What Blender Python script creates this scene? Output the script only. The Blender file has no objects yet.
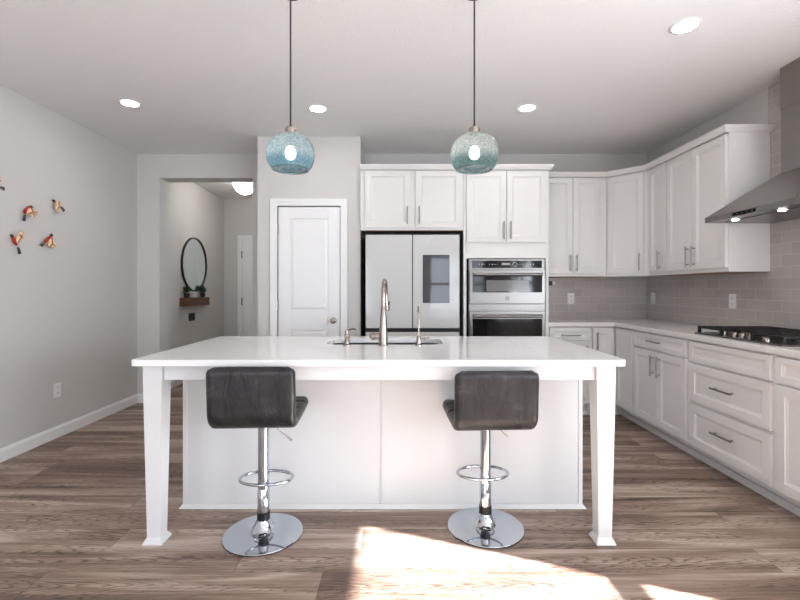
import bpy, bmesh, math, random
from mathutils import Vector, Matrix
random.seed(7)
PI = math.pi
C = bpy.context.scene.collection
scn = bpy.context.scene

# ------------------------------------------------------------------ camera
H, F, CX, CY = 1.255, 446.0, 400.0, 289.0
cd = bpy.data.cameras.new('camera'); cam = bpy.data.objects.new('camera', cd); C.objects.link(cam)
cam.location = (0, 0, H); cam.rotation_euler = (PI/2, 0, 0)
cd.sensor_width = 36; cd.lens = 36*F/800; cd.shift_y = -11/800; cd.clip_start = .05
scn.camera = cam

# ------------------------------------------------------------------ world, sun, daylight fill
w = bpy.data.worlds.new('sky'); scn.world = w; w.use_nodes = True
bg = w.node_tree.nodes['Background']; bg.inputs[0].default_value = (.72, .84, 1, 1); bg.inputs[1].default_value = 2.0
sd = bpy.data.lights.new('sun', 'SUN'); sun = bpy.data.objects.new('sun', sd); C.objects.link(sun)
sd.energy = 66; sd.angle = math.radians(.9); sd.color = (.98, .985, 1)
sun.rotation_euler = Vector((-2.94, 1.116, -2.1)).to_track_quat('-Z', 'Y').to_euler(); sun.location = (5, -1, 4)

def area(name, loc, target, sx, sy, power, col):
    d = bpy.data.lights.new(name, 'AREA'); d.shape = 'RECTANGLE'; d.size = sx; d.size_y = sy; d.energy = power; d.color = col
    o = bpy.data.objects.new(name, d); C.objects.link(o); o.location = loc
    o.rotation_euler = (Vector(target)-Vector(loc)).to_track_quat('-Z', 'Z').to_euler(); return o
# daylight fill lamps added at unseen windows, tilted up to brighten the ceiling
area('daylight_fill_patio_door', (-1.75, -4.42, 1.1), (-1.6, 0, 2.9), 1.7, 2.1, 50, (.86, .93, 1))
area('daylight_fill_rear_window', (1.65, -4.42, 1.4), (1.5, 0, 3.2), 1.5, 1.6, 30, (.86, .93, 1))
area('daylight_fill_side_window', (2.95, .6, 1.45), (.6, .6, 2.9), 1.1, 1.4, 110, (.86, .93, 1))
area('daylight_fill_side_window_rear', (2.95, -1.6, 1.35), (.6, -1.2, 2.9), 1.7, 1.6, 130, (.86, .93, 1))

vs = scn.view_settings
scn.display_settings.display_device = 'sRGB'
vs.view_transform = 'Standard'; vs.look = 'None'; vs.gamma = 1; vs.use_curve_mapping = False
vs.exposure = 0.0

# ------------------------------------------------------------------ helpers
def lin(r, g, b):
    f = lambda c: (c/255/12.92) if c/255 <= .04045 else ((c/255+.055)/1.055)**2.4
    return (f(r), f(g), f(b), 1)

def mat(name, col, rough=.5, metal=0, emit=None, estr=0, coat=0, spec=None):
    m = bpy.data.materials.new(name); m.use_nodes = True
    b = m.node_tree.nodes['Principled BSDF']
    b.inputs['Base Color'].default_value = col; b.inputs['Roughness'].default_value = rough; b.inputs['Metallic'].default_value = metal
    if coat: b.inputs['Coat Weight'].default_value = coat; b.inputs['Coat Roughness'].default_value = .05
    if spec is not None: b.inputs['Specular IOR Level'].default_value = spec
    if emit: b.inputs['Emission Color'].default_value = emit; b.inputs['Emission Strength'].default_value = estr
    return m

def N(m, t, **kw):
    n = m.node_tree.nodes.new(t)
    for k, v in kw.items(): setattr(n, k, v)
    return n
def L(m, a, b): m.node_tree.links.new(a, b)
def bsdf(m): return m.node_tree.nodes['Principled BSDF']
def math_node(m, op, a, b=None):
    n = N(m, 'ShaderNodeMath', operation=op)
    for i, v in enumerate((a, b)):
        if v is None: continue
        if isinstance(v, (int, float)): n.inputs[i].default_value = v
        else: L(m, v, n.inputs[i])
    return n.outputs[0]
def ramp(m, fac, stops):
    r = N(m, 'ShaderNodeValToRGB'); e = r.color_ramp.elements
    while len(e) < len(stops): e.new(.5)
    for x, (p, c) in zip(e, stops): x.position = p; x.color = c
    L(m, fac, r.inputs[0]); return r.outputs[0]
def noise(m, vec, scale, detail=4, rough=.5, dist=0):
    n = N(m, 'ShaderNodeTexNoise'); n.inputs['Scale'].default_value = scale; n.inputs['Detail'].default_value = detail
    n.inputs['Roughness'].default_value = rough; n.inputs['Distortion'].default_value = dist
    if vec is not None: L(m, vec, n.inputs['Vector'])
    return n.outputs[0]
def bump(m, h, strength, dist=.01):
    n = N(m, 'ShaderNodeBump'); n.inputs['Strength'].default_value = strength; n.inputs['Distance'].default_value = dist
    L(m, h, n.inputs['Height']); L(m, n.outputs[0], bsdf(m).inputs['Normal']); return n
def objvec(m, scale=None):
    o = N(m, 'ShaderNodeTexCoord').outputs['Object']
    if scale:
        mp = N(m, 'ShaderNodeMapping'); mp.inputs['Scale'].default_value = scale; L(m, o, mp.inputs[0]); return mp.outputs[0]
    return o

# materials
M = {}
M['wall'] = m = mat('wall_paint', lin(205, 202, 199), .85); bump(m, noise(m, objvec(m), 260, 3), .05, .002)
M['ceiling'] = m = mat('ceiling_texture', lin(238, 236, 235), .95)
bump(m, noise(m, objvec(m), 55, 5, .62), .42, .02)
M['white'] = mat('white_cabinet_paint', lin(224, 222, 220), .38)
M['trimwhite'] = mat('white_trim_paint', lin(236, 236, 236), .35)
M['islandwhite'] = mat('island_white_paint', lin(219, 220, 221), .4)
M['steel'] = m = mat('brushed_stainless', lin(120, 117, 115), .28, 1)
bump(m, noise(m, objvec(m, (400, 400, 6)), 1, 2), .04, .001)
M['hoodsteel'] = m = mat('hood_stainless', lin(150, 145, 142), .34, 1)
bump(m, noise(m, objvec(m, (6, 6, 400)), 1, 2), .03, .001)
M['nickel'] = mat('brushed_nickel', lin(160, 151, 144), .26, 1)
M['pull'] = mat('satin_nickel_pull', lin(158, 154, 150), .32, 1)
M['chrome'] = mat('polished_chrome', lin(196, 202, 210), .06, 1)
M['mattblack'] = mat('matt_black', lin(12, 12, 12), .8, spec=.1)
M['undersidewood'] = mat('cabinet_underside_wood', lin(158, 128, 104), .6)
M['black'] = mat('black_plastic', lin(16, 16, 17), .35)
M['blackglass'] = mat('black_glass', lin(9, 9, 10), .06, spec=.4)
M['ovenglass'] = mat('oven_window_glass', lin(118, 117, 116), .1, spec=.4)
M['fridgeside'] = mat('fridge_dark_steel', lin(10, 10, 10), .6, spec=.2)
M['fridge'] = mat('white_fridge_glass', lin(203, 203, 202), .06)
M['screen'] = mat('screen_glass', lin(62, 62, 66), .03, spec=.6)
M['iron'] = mat('cast_iron', lin(20, 19, 19), .5)
M['mirror'] = mat('mirror_glass', lin(222, 230, 228), .01, 1)
M['darkframe'] = mat('black_metal_frame', lin(14, 14, 15), .4)
M['soil'] = mat('dark_pot', lin(24, 24, 24), .5)
M['leaf'] = mat('plant_leaf', lin(42, 74, 38), .5)
M['lamp'] = mat('lamp_lens', (1, 1, 1, 1), .5, emit=(1, .97, .93, 1), estr=90)
M['bulb'] = mat('bulb', (1, 1, 1, 1), .5, emit=(1, .97, .9, 1), estr=34)
M['hoodlamp'] = mat('hood_lamp_lens', (1, 1, 1, 1), .5, emit=(1, .95, .88, 1), estr=45)
M['halldome'] = mat('frosted_dome', (1, 1, 1, 1), .4, emit=(1, .97, .93, 1), estr=24)
M['plate'] = mat('white_cover_plate', lin(232, 231, 228), .35)
M['mark'] = mat('panel_marks', lin(170, 170, 170), .5)
M['cord'] = mat('dark_cord', lin(42, 38, 36), .6)
M['slot'] = mat('dark_slot', lin(60, 58, 56), .6)
M['red'] = mat('bird_red', lin(168, 34, 34), .4)
M['birddark'] = mat('bird_dark', lin(38, 26, 28), .45)
M['birdtail'] = mat('bird_tail_grey', lin(58, 58, 66), .45)

# cream wing with dark feather bars
M['wing'] = m = mat('bird_wing_cream', lin(226, 190, 150), .5)
wv = N(m, 'ShaderNodeTexWave'); wv.inputs['Scale'].default_value = 26; wv.inputs['Distortion'].default_value = 2.0; L(m, objvec(m), wv.inputs[0])
L(m, ramp(m, wv.outputs[1], [(.0, lin(120, 66, 48)), (.22, lin(222, 182, 140)), (1, lin(236, 206, 172))]), bsdf(m).inputs['Base Color'])

# quartz
def quartz(name, a, b, rough):
    m = mat(name, a, rough)
    n = noise(m, objvec(m), 2.2, 6, .6, 1.5)
    L(m, ramp(m, n, [(.35, a), (.56, a), (.62, b), (.66, a)]), bsdf(m).inputs['Base Color']); return m
M['quartz'] = quartz('white_quartz', lin(238, 238, 238), lin(228, 228, 229), .12)
M['quartz2'] = quartz('grey_white_quartz', lin(224, 221, 219), lin(214, 211, 209), .22)

# leather
M['leather'] = m = mat('dark_grey_leather', lin(58, 56, 56), .38)
n1 = noise(m, objvec(m), 9, 6, .65, .6)
L(m, ramp(m, n1, [(.3, lin(18, 18, 21)), (.55, lin(38, 37, 39)), (.78, lin(78, 76, 76))]), bsdf(m).inputs['Base Color'])
n2 = noise(m, objvec(m, (14, 14, 5)), 1, 4, .5, .8)
bump(m, n2, .6, .015)

# rustic wood of the shelf
M['shelfwood'] = m = mat('rustic_wood', lin(92, 62, 40), .6)
n1 = noise(m, objvec(m, (30, 3, 30)), 1, 5, .6, .5)
L(m, ramp(m, n1, [(.3, lin(62, 40, 26)), (.7, lin(128, 90, 60))]), bsdf(m).inputs['Base Color'])

# floor planks running along X
M['floor'] = m = mat('vinyl_plank_floor', lin(120, 100, 88), .42)
xyz = N(m, 'ShaderNodeSeparateXYZ'); L(m, objvec(m), xyz.inputs[0])
X_, Y_ = xyz.outputs[0], xyz.outputs[1]
PW, PL = .178, 1.22
row = math_node(m, 'FLOOR', math_node(m, 'DIVIDE', math_node(m, 'ADD', Y_, -2.153), PW))
wn = N(m, 'ShaderNodeTexWhiteNoise', noise_dimensions='1D'); L(m, row, wn.inputs['W'])
xs = math_node(m, 'ADD', math_node(m, 'DIVIDE', X_, PL), math_node(m, 'MULTIPLY', wn.outputs[0], 3.7))
colm = math_node(m, 'FLOOR', xs)
cmb = N(m, 'ShaderNodeCombineXYZ'); L(m, colm, cmb.inputs[0]); L(m, row, cmb.inputs[1])
wn2 = N(m, 'ShaderNodeTexWhiteNoise', noise_dimensions='2D'); L(m, cmb.outputs[0], wn2.inputs['Vector'])
rnd = wn2.outputs[0]
gx = math_node(m, 'ADD', math_node(m, 'MULTIPLY', X_, .9), math_node(m, 'MULTIPLY', rnd, 31.0))
gy = math_node(m, 'ADD', math_node(m, 'MULTIPLY', Y_, 9.0), math_node(m, 'MULTIPLY', rnd, 17.0))
g3 = N(m, 'ShaderNodeCombineXYZ'); L(m, gx, g3.inputs[0]); L(m, gy, g3.inputs[1])
big = noise(m, g3.outputs[0], 1.0, 3, .5, .9)
# cathedral grain: nested arches down the middle of a plank
fr = math_node(m, 'FRACT', math_node(m, 'DIVIDE', math_node(m, 'ADD', Y_, -2.153), PW))
warp = noise(m, g3.outputs[0], 1.3, 3, .55, .3)
vv = math_node(m, 'ADD', math_node(m, 'MULTIPLY', math_node(m, 'ADD', fr, -.5), PW), math_node(m, 'MULTIPLY', math_node(m, 'ADD', warp, -.5), .1))
hyp = math_node(m, 'SQRT', math_node(m, 'ADD', math_node(m, 'MULTIPLY', vv, vv), .00012))
ph = math_node(m, 'ADD', math_node(m, 'MULTIPLY', X_, 10.0), math_node(m, 'MULTIPLY', hyp, 95.0))
ph = math_node(m, 'ADD', ph, math_node(m, 'MULTIPLY', noise(m, g3.outputs[0], 5.0, 3, .6), 2.6))
arch = ramp(m, math_node(m, 'FRACT', ph), [(0, (1, 1, 1, 1)), (.28, (.15, .15, .15, 1)), (.5, (0, 0, 0, 1)), (.9, (0, 0, 0, 1)), (1, (1, 1, 1, 1))])
mask = ramp(m, noise(m, g3.outputs[0], .8, 2, .5), [(.42, (0, 0, 0, 1)), (.6, (1, 1, 1, 1))])
cath = math_node(m, 'MULTIPLY', arch, math_node(m, 'ADD', math_node(m, 'MULTIPLY', mask, .85), .15))
fx = math_node(m, 'MULTIPLY', gx, 2.2); fy = math_node(m, 'MULTIPLY', gy, 12.0)
g4 = N(m, 'ShaderNodeCombineXYZ'); L(m, fx, g4.inputs[0]); L(m, fy, g4.inputs[1])
fine = noise(m, g4.outputs[0], 1.0, 4, .6, .2)
val = math_node(m, 'ADD', math_node(m, 'MULTIPLY', big, .62), math_node(m, 'MULTIPLY', fine, .38))
val = math_node(m, 'ADD', val, math_node(m, 'MULTIPLY', cath, -.21))
val = math_node(m, 'ADD', val, math_node(m, 'MULTIPLY', math_node(m, 'ADD', rnd, -.5), .16))
colr = ramp(m, val, [(.29, lin(74, 56, 47)), (.42, lin(124, 102, 89)), (.52, lin(156, 134, 120)), (.65, lin(194, 177, 165))])
# joints
fr = math_node(m, 'FRACT', math_node(m, 'DIVIDE', math_node(m, 'ADD', Y_, -2.153), PW))
j1 = math_node(m, 'LESS_THAN', fr, .014)
j2 = math_node(m, 'LESS_THAN', math_node(m, 'FRACT', xs), .0022)
jj = math_node(m, 'MAXIMUM', j1, j2)
mx = N(m, 'ShaderNodeMix', data_type='RGBA'); L(m, math_node(m, 'MULTIPLY', jj, .65), mx.inputs['Factor']); L(m, colr, mx.inputs['A']); mx.inputs['B'].default_value = lin(60, 46, 39)
L(m, mx.outputs['Result'], bsdf(m).inputs['Base Color'])
L(m, math_node(m, 'ADD', math_node(m, 'MULTIPLY', fine, .2), .32), bsdf(m).inputs['Roughness'])
bump(m, fine, .08, .002)

# subway tile, axis = 'X' (back wall) or 'Y' (side wall)
def tile(axis):
    m = mat('subway_tile_'+axis.lower(), lin(180, 171, 168), .16)
    s = N(m, 'ShaderNodeSeparateXYZ'); L(m, objvec(m), s.inputs[0])
    c = N(m, 'ShaderNodeCombineXYZ'); L(m, s.outputs[0 if axis == 'X' else 1], c.inputs[0])
    L(m, math_node(m, 'ADD', s.outputs[2], -.93), c.inputs[1])
    b = N(m, 'ShaderNodeTexBrick'); L(m, c.outputs[0], b.inputs['Vector'])
    b.inputs['Scale'].default_value = 1; b.inputs['Brick Width'].default_value = .1545; b.inputs['Row Height'].default_value = .081
    b.inputs['Mortar Size'].default_value = .0016; b.inputs['Mortar Smooth'].default_value = .2; b.inputs['Bias'].default_value = 0
    b.inputs['Color1'].default_value = lin(176, 168, 164); b.inputs['Color2'].default_value = lin(186, 178, 174); b.inputs['Mortar'].default_value = lin(200, 193, 189)
    L(m, b.outputs['Color'], bsdf(m).inputs['Base Color'])
    L(m, math_node(m, 'ADD', math_node(m, 'MULTIPLY', b.outputs['Fac'], .6), .16), bsdf(m).inputs['Roughness'])
    bump(m, math_node(m, 'SUBTRACT', 1.0, b.outputs['Fac']), .25, .003)
    return m
M['tileX'] = tile('X'); M['tileY'] = tile('Y')

# crackled coloured glass, seen through
def shade_glass(name, tint, rim, z0, z1):
    m = bpy.data.materials.new(name); m.use_nodes = True; nt = m.node_tree; nt.nodes.remove(nt.nodes['Principled BSDF'])
    out = nt.nodes['Material Output']
    tr = N(m, 'ShaderNodeBsdfTransparent'); gl = N(m, 'ShaderNodeBsdfGlossy'); gl.inputs['Roughness'].default_value = .08
    df = N(m, 'ShaderNodeBsdfTranslucent')
    v = objvec(m); sz = N(m, 'ShaderNodeSeparateXYZ'); L(m, v, sz.inputs[0])
    zz = math_node(m, 'DIVIDE', math_node(m, 'ADD', sz.outputs[2], -z0), z1-z0)
    col = ramp(m, zz, [(0, rim), (.16, rim), (.4, tint), (1, tint)])
    vo = N(m, 'ShaderNodeTexVoronoi', feature='DISTANCE_TO_EDGE'); vo.inputs['Scale'].default_value = 46; L(m, v, vo.inputs['Vector'])
    crack = math_node(m, 'LESS_THAN', vo.outputs['Distance'], .06)
    sp = noise(m, v, 95, 3, .7)
    mxs = N(m, 'ShaderNodeMix', data_type='RGBA', blend_type='MULTIPLY'); mxs.inputs['Factor'].default_value = 1; L(m, col, mxs.inputs['A'])
    L(m, ramp(m, sp, [(.40, (.66, .74, .76, 1)), (.54, (1, 1, 1, 1))]), mxs.inputs['B']); col = mxs.outputs['Result']
    L(m, col, tr.inputs[0]); L(m, col, df.inputs[0])
    rf = N(m, 'ShaderNodeBsdfRefraction'); rf.inputs['Roughness'].default_value = .4; rf.inputs['IOR'].default_value = 1.02; L(m, col, rf.inputs[0])
    m0 = N(m, 'ShaderNodeMixShader'); m0.inputs[0].default_value = .5; L(m, tr.outputs[0], m0.inputs[1]); L(m, rf.outputs[0], m0.inputs[2])
    bp = N(m, 'ShaderNodeBump'); bp.inputs['Strength'].default_value = .5; bp.inputs['Distance'].default_value = .004
    L(m, vo.outputs['Distance'], bp.inputs['Height']); L(m, bp.outputs[0], gl.inputs['Normal'])
    m1 = N(m, 'ShaderNodeMixShader'); L(m, math_node(m, 'ADD', math_node(m, 'MULTIPLY', crack, .2), .18), m1.inputs[0]); L(m, m0.outputs[0], m1.inputs[1]); L(m, df.outputs[0], m1.inputs[2])
    lw = N(m, 'ShaderNodeLayerWeight'); lw.inputs['Blend'].default_value = .25; L(m, bp.outputs[0], lw.inputs['Normal'])
    m2 = N(m, 'ShaderNodeMixShader'); L(m, math_node(m, 'MULTIPLY', lw.outputs['Fresnel'], .8), m2.inputs[0]); L(m, m1.outputs[0], m2.inputs[1]); L(m, gl.outputs[0], m2.inputs[2])
    L(m, m2.outputs[0], out.inputs[0]); return m
M['rimglass'] = mat('teal_rim_glass', lin(78, 104, 110), .2)
M['glassblue'] = shade_glass('blue_crackle_glass', lin(204, 220, 226), lin(136, 172, 186), -.075, .1)
M['glassclear'] = shade_glass('smoky_crackle_glass', lin(218, 224, 223), lin(128, 154, 156), -.075, .1)

# ------------------------------------------------------------------ mesh building
def V(*a): return Vector(a)
def bx(bm, x0, x1, y0, y1, z0, z1):
    vs_ = [bm.verts.new(p) for p in ((x0,y0,z0),(x1,y0,z0),(x1,y1,z0),(x0,y1,z0),(x0,y0,z1),(x1,y0,z1),(x1,y1,z1),(x0,y1,z1))]
    for f in ((3,2,1,0),(4,5,6,7),(0,1,5,4),(1,2,6,5),(2,3,7,6),(3,0,4,7)): bm.faces.new([vs_[i] for i in f])
    return vs_
def frustum(bm, a, b):
    """a, b: (x0,x1,y0,y1,z) rectangles low and high"""
    v = []
    for x0, x1, y0, y1, z in (a, b): v += [bm.verts.new(p) for p in ((x0,y0,z),(x1,y0,z),(x1,y1,z),(x0,y1,z))]
    for f in ((3,2,1,0),(4,5,6,7),(0,1,5,4),(1,2,6,5),(2,3,7,6),(3,0,4,7)): bm.faces.new([v[i] for i in f])
def tube(bm, pts, rad, seg=12, closed=False, caps=True):
    pts = [Vector(p) for p in pts]; n = len(pts)
    rad = rad if isinstance(rad, (list, tuple)) else [rad]*n
    rings = []; prev = None
    for i, p in enumerate(pts):
        if closed: t = (pts[(i+1) % n]-pts[i-1])
        else: t = pts[min(i+1, n-1)]-pts[max(i-1, 0)]
        t.normalize()
        if prev is None:
            a = V(0,0,1) if abs(t.z) < .9 else V(1,0,0)
            u = t.cross(a).normalized()
        else:
            u = (prev - t*prev.dot(t)).normalized()
        prev = u; v = t.cross(u)
        rings.append([bm.verts.new(p+(u*math.cos(2*PI*k/seg)+v*math.sin(2*PI*k/seg))*rad[i]) for k in range(seg)])
    for i in range(n if closed else n-1):
        a, b = rings[i], rings[(i+1) % n]
        for k in range(seg): bm.faces.new((a[k], a[(k+1) % seg], b[(k+1) % seg], b[k]))
    if not closed and caps:
        bm.faces.new(rings[0][::-1]); bm.faces.new(rings[-1])
def lathe(bm, prof, seg=40, c=(0,0,0), cap0=True, cap1=True):
    """prof: list of (r, z) from bottom to top, about the Z axis"""
    rings = [[bm.verts.new((c[0]+r*math.cos(2*PI*k/seg), c[1]+r*math.sin(2*PI*k/seg), c[2]+z)) for k in range(seg)] for r, z in prof]
    for a, b in zip(rings, rings[1:]):
        for k in range(seg): bm.faces.new((a[k], a[(k+1) % seg], b[(k+1) % seg], b[k]))
    if cap0: bm.faces.new(rings[0][::-1])
    if cap1: bm.faces.new(rings[-1])
def prism(bm, poly, z0, z1):
    """poly: CCW (x, y) list"""
    a = [bm.verts.new((x, y, z0)) for x, y in poly]; b = [bm.verts.new((x, y, z1)) for x, y in poly]
    bm.faces.new(a[::-1]); bm.faces.new(b); n = len(poly)
    for i in range(n): bm.faces.new((a[i], a[(i+1) % n], b[(i+1) % n], b[i]))
def rrect(x0, x1, y0, y1, r, n=6):
    out = []
    for cx, cy, a0 in ((x1-r, y0+r, -PI/2), (x1-r, y1-r, 0), (x0+r, y1-r, PI/2), (x0+r, y0+r, PI)):
        out += [(cx+r*math.cos(a0+PI/2*k/n), cy+r*math.sin(a0+PI/2*k/n)) for k in range(n+1)]
    return out

def obj(name, bm, m, parent=None, bevel=0, smooth=False, label=None):
    bmesh.ops.recalc_face_normals(bm, faces=bm.faces[:])
    me = bpy.data.meshes.new(name); bm.to_mesh(me); bm.free()
    o = bpy.data.objects.new(name, me); C.objects.link(o)
    for x in (m if isinstance(m, (list, tuple)) else [m]): me.materials.append(x)
    if parent: o.parent = parent
    if smooth:
        for p in me.polygons: p.use_smooth = True
        me.set_sharp_from_angle(angle=math.radians(40 if smooth is True else smooth))
    if bevel:
        b = o.modifiers.new('bevel', 'BEVEL'); b.width = bevel; b.segments = 2; b.limit_method = 'ANGLE'; b.angle_limit = math.radians(40)
    if label: o['label'] = label
    return o
def B(*boxes):
    bm = bmesh.new()
    for b in boxes: bx(bm, *b)
    return bm
def T(pts, r, seg=12, closed=False):
    bm = bmesh.new(); tube(bm, pts, r, seg, closed); return bm
def LT(prof, seg=40, c=(0,0,0), **k):
    bm = bmesh.new(); lathe(bm, prof, seg, c, **k); return bm
def tag(o, label, cat, group=None):
    o['label'] = label; o['category'] = cat
    if group: o['group'] = group
    return o
def thing(name, label, cat, loc=(0,0,0), rotz=0, group=None):
    o = bpy.data.objects.new(name, None); C.objects.link(o); o.location = loc; o.rotation_euler = (0, 0, rotz); o.empty_display_size = .05
    return tag(o, label, cat, group)
def struct(name, bm, m, parent=None, **k):
    o = obj(name, bm, m, parent, **k)
    if not parent: o['kind'] = 'structure'
    return o
def copy_tree(o, parent=None):
    c = o.copy(); C.objects.link(c); c.parent = parent
    for ch in list(o.children): copy_tree(ch, c)
    return c

# ------------------------------------------------------------------ room
XL, XR, YB, YR, ZC = -2.90, 2.72, 4.92, -4.3, 2.745
HY = 7.36
struct('floor', B((XL-.15, XR+.15, YR-.15, HY+.15, -.1, 0)), M['floor'])
struct('ceiling', B((XL-.15, XR+.15, YR-.15, HY+.15, ZC, ZC+.1)), M['ceiling'])
struct('wall_left', B((XL-.15, XL, YR-.15, HY+.15, 0, ZC)), M['wall'])
OX0, OX1, OZ = -2.653, -1.627, 2.48
struct('wall_back', B((XL, OX0, YB, YB+.21, 0, ZC), (OX0, OX1, YB, YB+.21, OZ, ZC), (OX1, XR, YB, YB+.21, 0, ZC)), M['wall'])
# right wall with two windows near and behind the camera
WA = (.15, 1.29, .62, 2.185); WB = (-2.5, -.7, .55, 2.2)
struct('wall_right', B((XR, XR+.15, WA[1], HY+.15, 0, ZC), (XR, XR+.15, WB[1], WA[0], 0, ZC), (XR, XR+.15, YR-.15, WB[0], 0, ZC),
                       (XR, XR+.15, WA[0], WA[1], 0, WA[2]), (XR, XR+.15, WA[0], WA[1], WA[3], ZC),
                       (XR, XR+.15, WB[0], WB[1], 0, WB[2]), (XR, XR+.15, WB[0], WB[1], WB[3], ZC)), M['wall'])
D1 = (-2.65, -.85, 0, 2.15); W1 = (.85, 2.45, .55, 2.25)
struct('wall_rear', B((XL, D1[0], YR-.15, YR, 0, ZC), (D1[0], D1[1], YR-.15, YR, D1[3], ZC), (D1[1], W1[0], YR-.15, YR, 0, ZC),
                      (W1[0], W1[1], YR-.15, YR, 0, W1[2]), (W1[0], W1[1], YR-.15, YR, W1[3], ZC), (W1[1], XR, YR-.15, YR, 0, ZC)), M['wall'])
struct('wall_hall_back', B((XL, -1.0, HY, HY+.15, 0, ZC)), M['wall'])
struct('wall_hall_right', B((-1.15, -1.0, YB+.21, HY, 0, ZC)), M['wall'])
# windows: frames and meeting rails
def win_frame(name, a0, a1, z0, z1, plane, axis, rail=None, mull=None):
    t, d = .05, .06; bs = []
    def add(u0, u1, za, zb):
        bs.append((plane-d/2, plane+d/2, u0, u1, za, zb) if axis == 'Y' else (u0, u1, plane-d/2, plane+d/2, za, zb))
    add(a0, a0+t, z0, z1); add(a1-t, a1, z0, z1); add(a0+t, a1-t, z0, z0+t); add(a0+t, a1-t, z1-t, z1)
    if rail: add(a0+t, a1-t, rail-.035, rail+.035)
    if mull: add(mull-.035, mull+.035, z0+t, z1-t)
    return struct(name, B(*bs), M['trimwhite'])
win_frame('window_1', WA[0], WA[1], WA[2], WA[3], XR+.06, 'Y', rail=1.30)
win_frame('window_2', WB[0], WB[1], WB[2], WB[3], XR+.06, 'Y', rail=1.38, mull=-1.6)
win_frame('window_3', W1[0], W1[1], W1[2], W1[3], YR-.06, 'X', rail=1.40, mull=1.65)
win_frame('window_4', D1[0], D1[1], 0.0, D1[3], YR-.06, 'X', mull=-1.75)

# pantry box with its door opening
PX0, PX1, PY = -1.392, -.386, 4.358
DX0, DX1, DZ = -1.192, -.586, 2.061
struct('wall_pantry', B((PX0, DX0-.012, PY, PY+.11, 0, ZC), (DX1+.012, PX1, PY, PY+.11, 0, ZC), (DX0-.012, DX1+.012, PY, PY+.11, DZ+.012, ZC),
                        (PX0, PX0+.11, PY+.11, YB, 0, ZC), (PX1-.11, PX1, PY+.11, YB, 0, ZC)), M['wall'])

def panel_front(bm, x0, x1, z0, z1, y, t=.02, stile=.058, rec=.009, slope=.012):
    """five-piece cabinet front; its face at y, its back at y+t"""
    def ring(ax, d):
        return [bm.verts.new(p) for p in ((x0+ax, y+d, z0+ax), (x1-ax, y+d, z0+ax), (x1-ax, y+d, z1-ax), (x0+ax, y+d, z1-ax))]
    rs = [ring(0, t), ring(0, .002), ring(.002, 0), ring(stile, 0), ring(stile+.004, rec*.55), ring(stile+slope, rec*.7), ring(stile+slope+.004, rec)]
    for a, b in zip(rs, rs[1:]):
        for k in range(4): bm.faces.new((a[k], a[(k+1) % 4], b[(k+1) % 4], b[k]))
    bm.faces.new(rs[-1]); bm.faces.new(rs[0][::-1])

def door_slab(x0, x1, z0, z1, y0, y1, panels):
    """moulded interior door, its face at y0: face built as a grid of strips around recessed panels"""
    bm = bmesh.new()
    bx(bm, x0, x1, y0+.012, y1, z0, z1)
    px0, px1 = panels[0][0], panels[0][1]
    bx(bm, x0, px0, y0, y0+.012, z0, z1); bx(bm, px1, x1, y0, y0+.012, z0, z1)
    zs = [z0] + [q for p in panels for q in (p[2], p[3])] + [z1]
    for a, b in zip(zs[0::2], zs[1::2]): bx(bm, px0, px1, y0, y0+.012, a, b)
    for a, b, c, d in panels:
        frustum_y(bm, (a+.002, b-.002, c+.002, d-.002, y0+.0118), (a+.03, b-.03, c+.03, d-.03, y0+.003))
    return bm
def frustum_y(bm, a, b):
    v = []
    for x0, x1, z0, z1, y in (a, b): v += [bm.verts.new(p) for p in ((x0,y,z0),(x1,y,z0),(x1,y,z1),(x0,y,z1))]
    for f in ((0,1,2,3),(7,6,5,4),(0,4,5,1),(1,5,6,2),(2,6,7,3),(3,7,4,0)): bm.faces.new([v[i] for i in f])

def casing(x0, x1, z1, y, wdt=.068, t=.018):
    bm = bmesh.new()
    for s0, s1, tt in ((0, wdt, t*.7), (wdt*.55, wdt, t)):
        bx(bm, x0-s1, x0-s0, y-tt, y, 0, z1+s1); bx(bm, x1+s0, x1+s1, y-tt, y, 0, z1+s1); bx(bm, x0-s0, x1+s0, y-tt, y, z1+s0, z1+s1)
    return bm
# door_1: pantry
d1 = struct('door_1', door_slab(DX0, DX1, .008, DZ, PY+.012, PY+.047, [(DX0+.118, DX1-.118, .17, .855), (DX0+.118, DX1-.118, 1.045, 1.945)]), M['trimwhite'], bevel=.002)
obj('casing', casing(DX0-.006, DX1+.006, DZ+.006, PY), M['trimwhite'], d1, bevel=.002)
kn = obj('knob', LT([(.028, 0), (.028, .006), (.012, .01), (.011, .03), (.026, .038), (.03, .05), (.026, .062), (.012, .066)], 24), M['nickel'], d1, smooth=True, label='round satin nickel door knob')
kn.rotation_euler = (PI/2, 0, 0); kn.location = (DX1-.062, PY+.012, .948)
for hz in (1.84, 1.10, .25):
    obj('hinge', B((DX0-.016, DX0+.004, PY-.006, PY+.011, hz-.05, hz+.05)), M['pull'], d1, label='satin nickel hinge')
# door_2: end of the hall
d2 = struct('door_2', door_slab(-2.595, -1.83, .008, 2.065, HY-.017, HY-.003, [(-2.45, -1.975, .2, .9), (-2.45, -1.975, 1.1, 1.92)]), M['trimwhite'])
obj('casing', casing(-2.6, -1.825, 2.07, HY, t=.032), M['trimwhite'], d2)
for hz in (1.82, 1.05, .25):
    obj('hinge', B((-2.612, -2.592, HY-.03, HY-.0175, hz-.06, hz+.06)), M['pull'], d2, label='satin nickel hinge')

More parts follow.
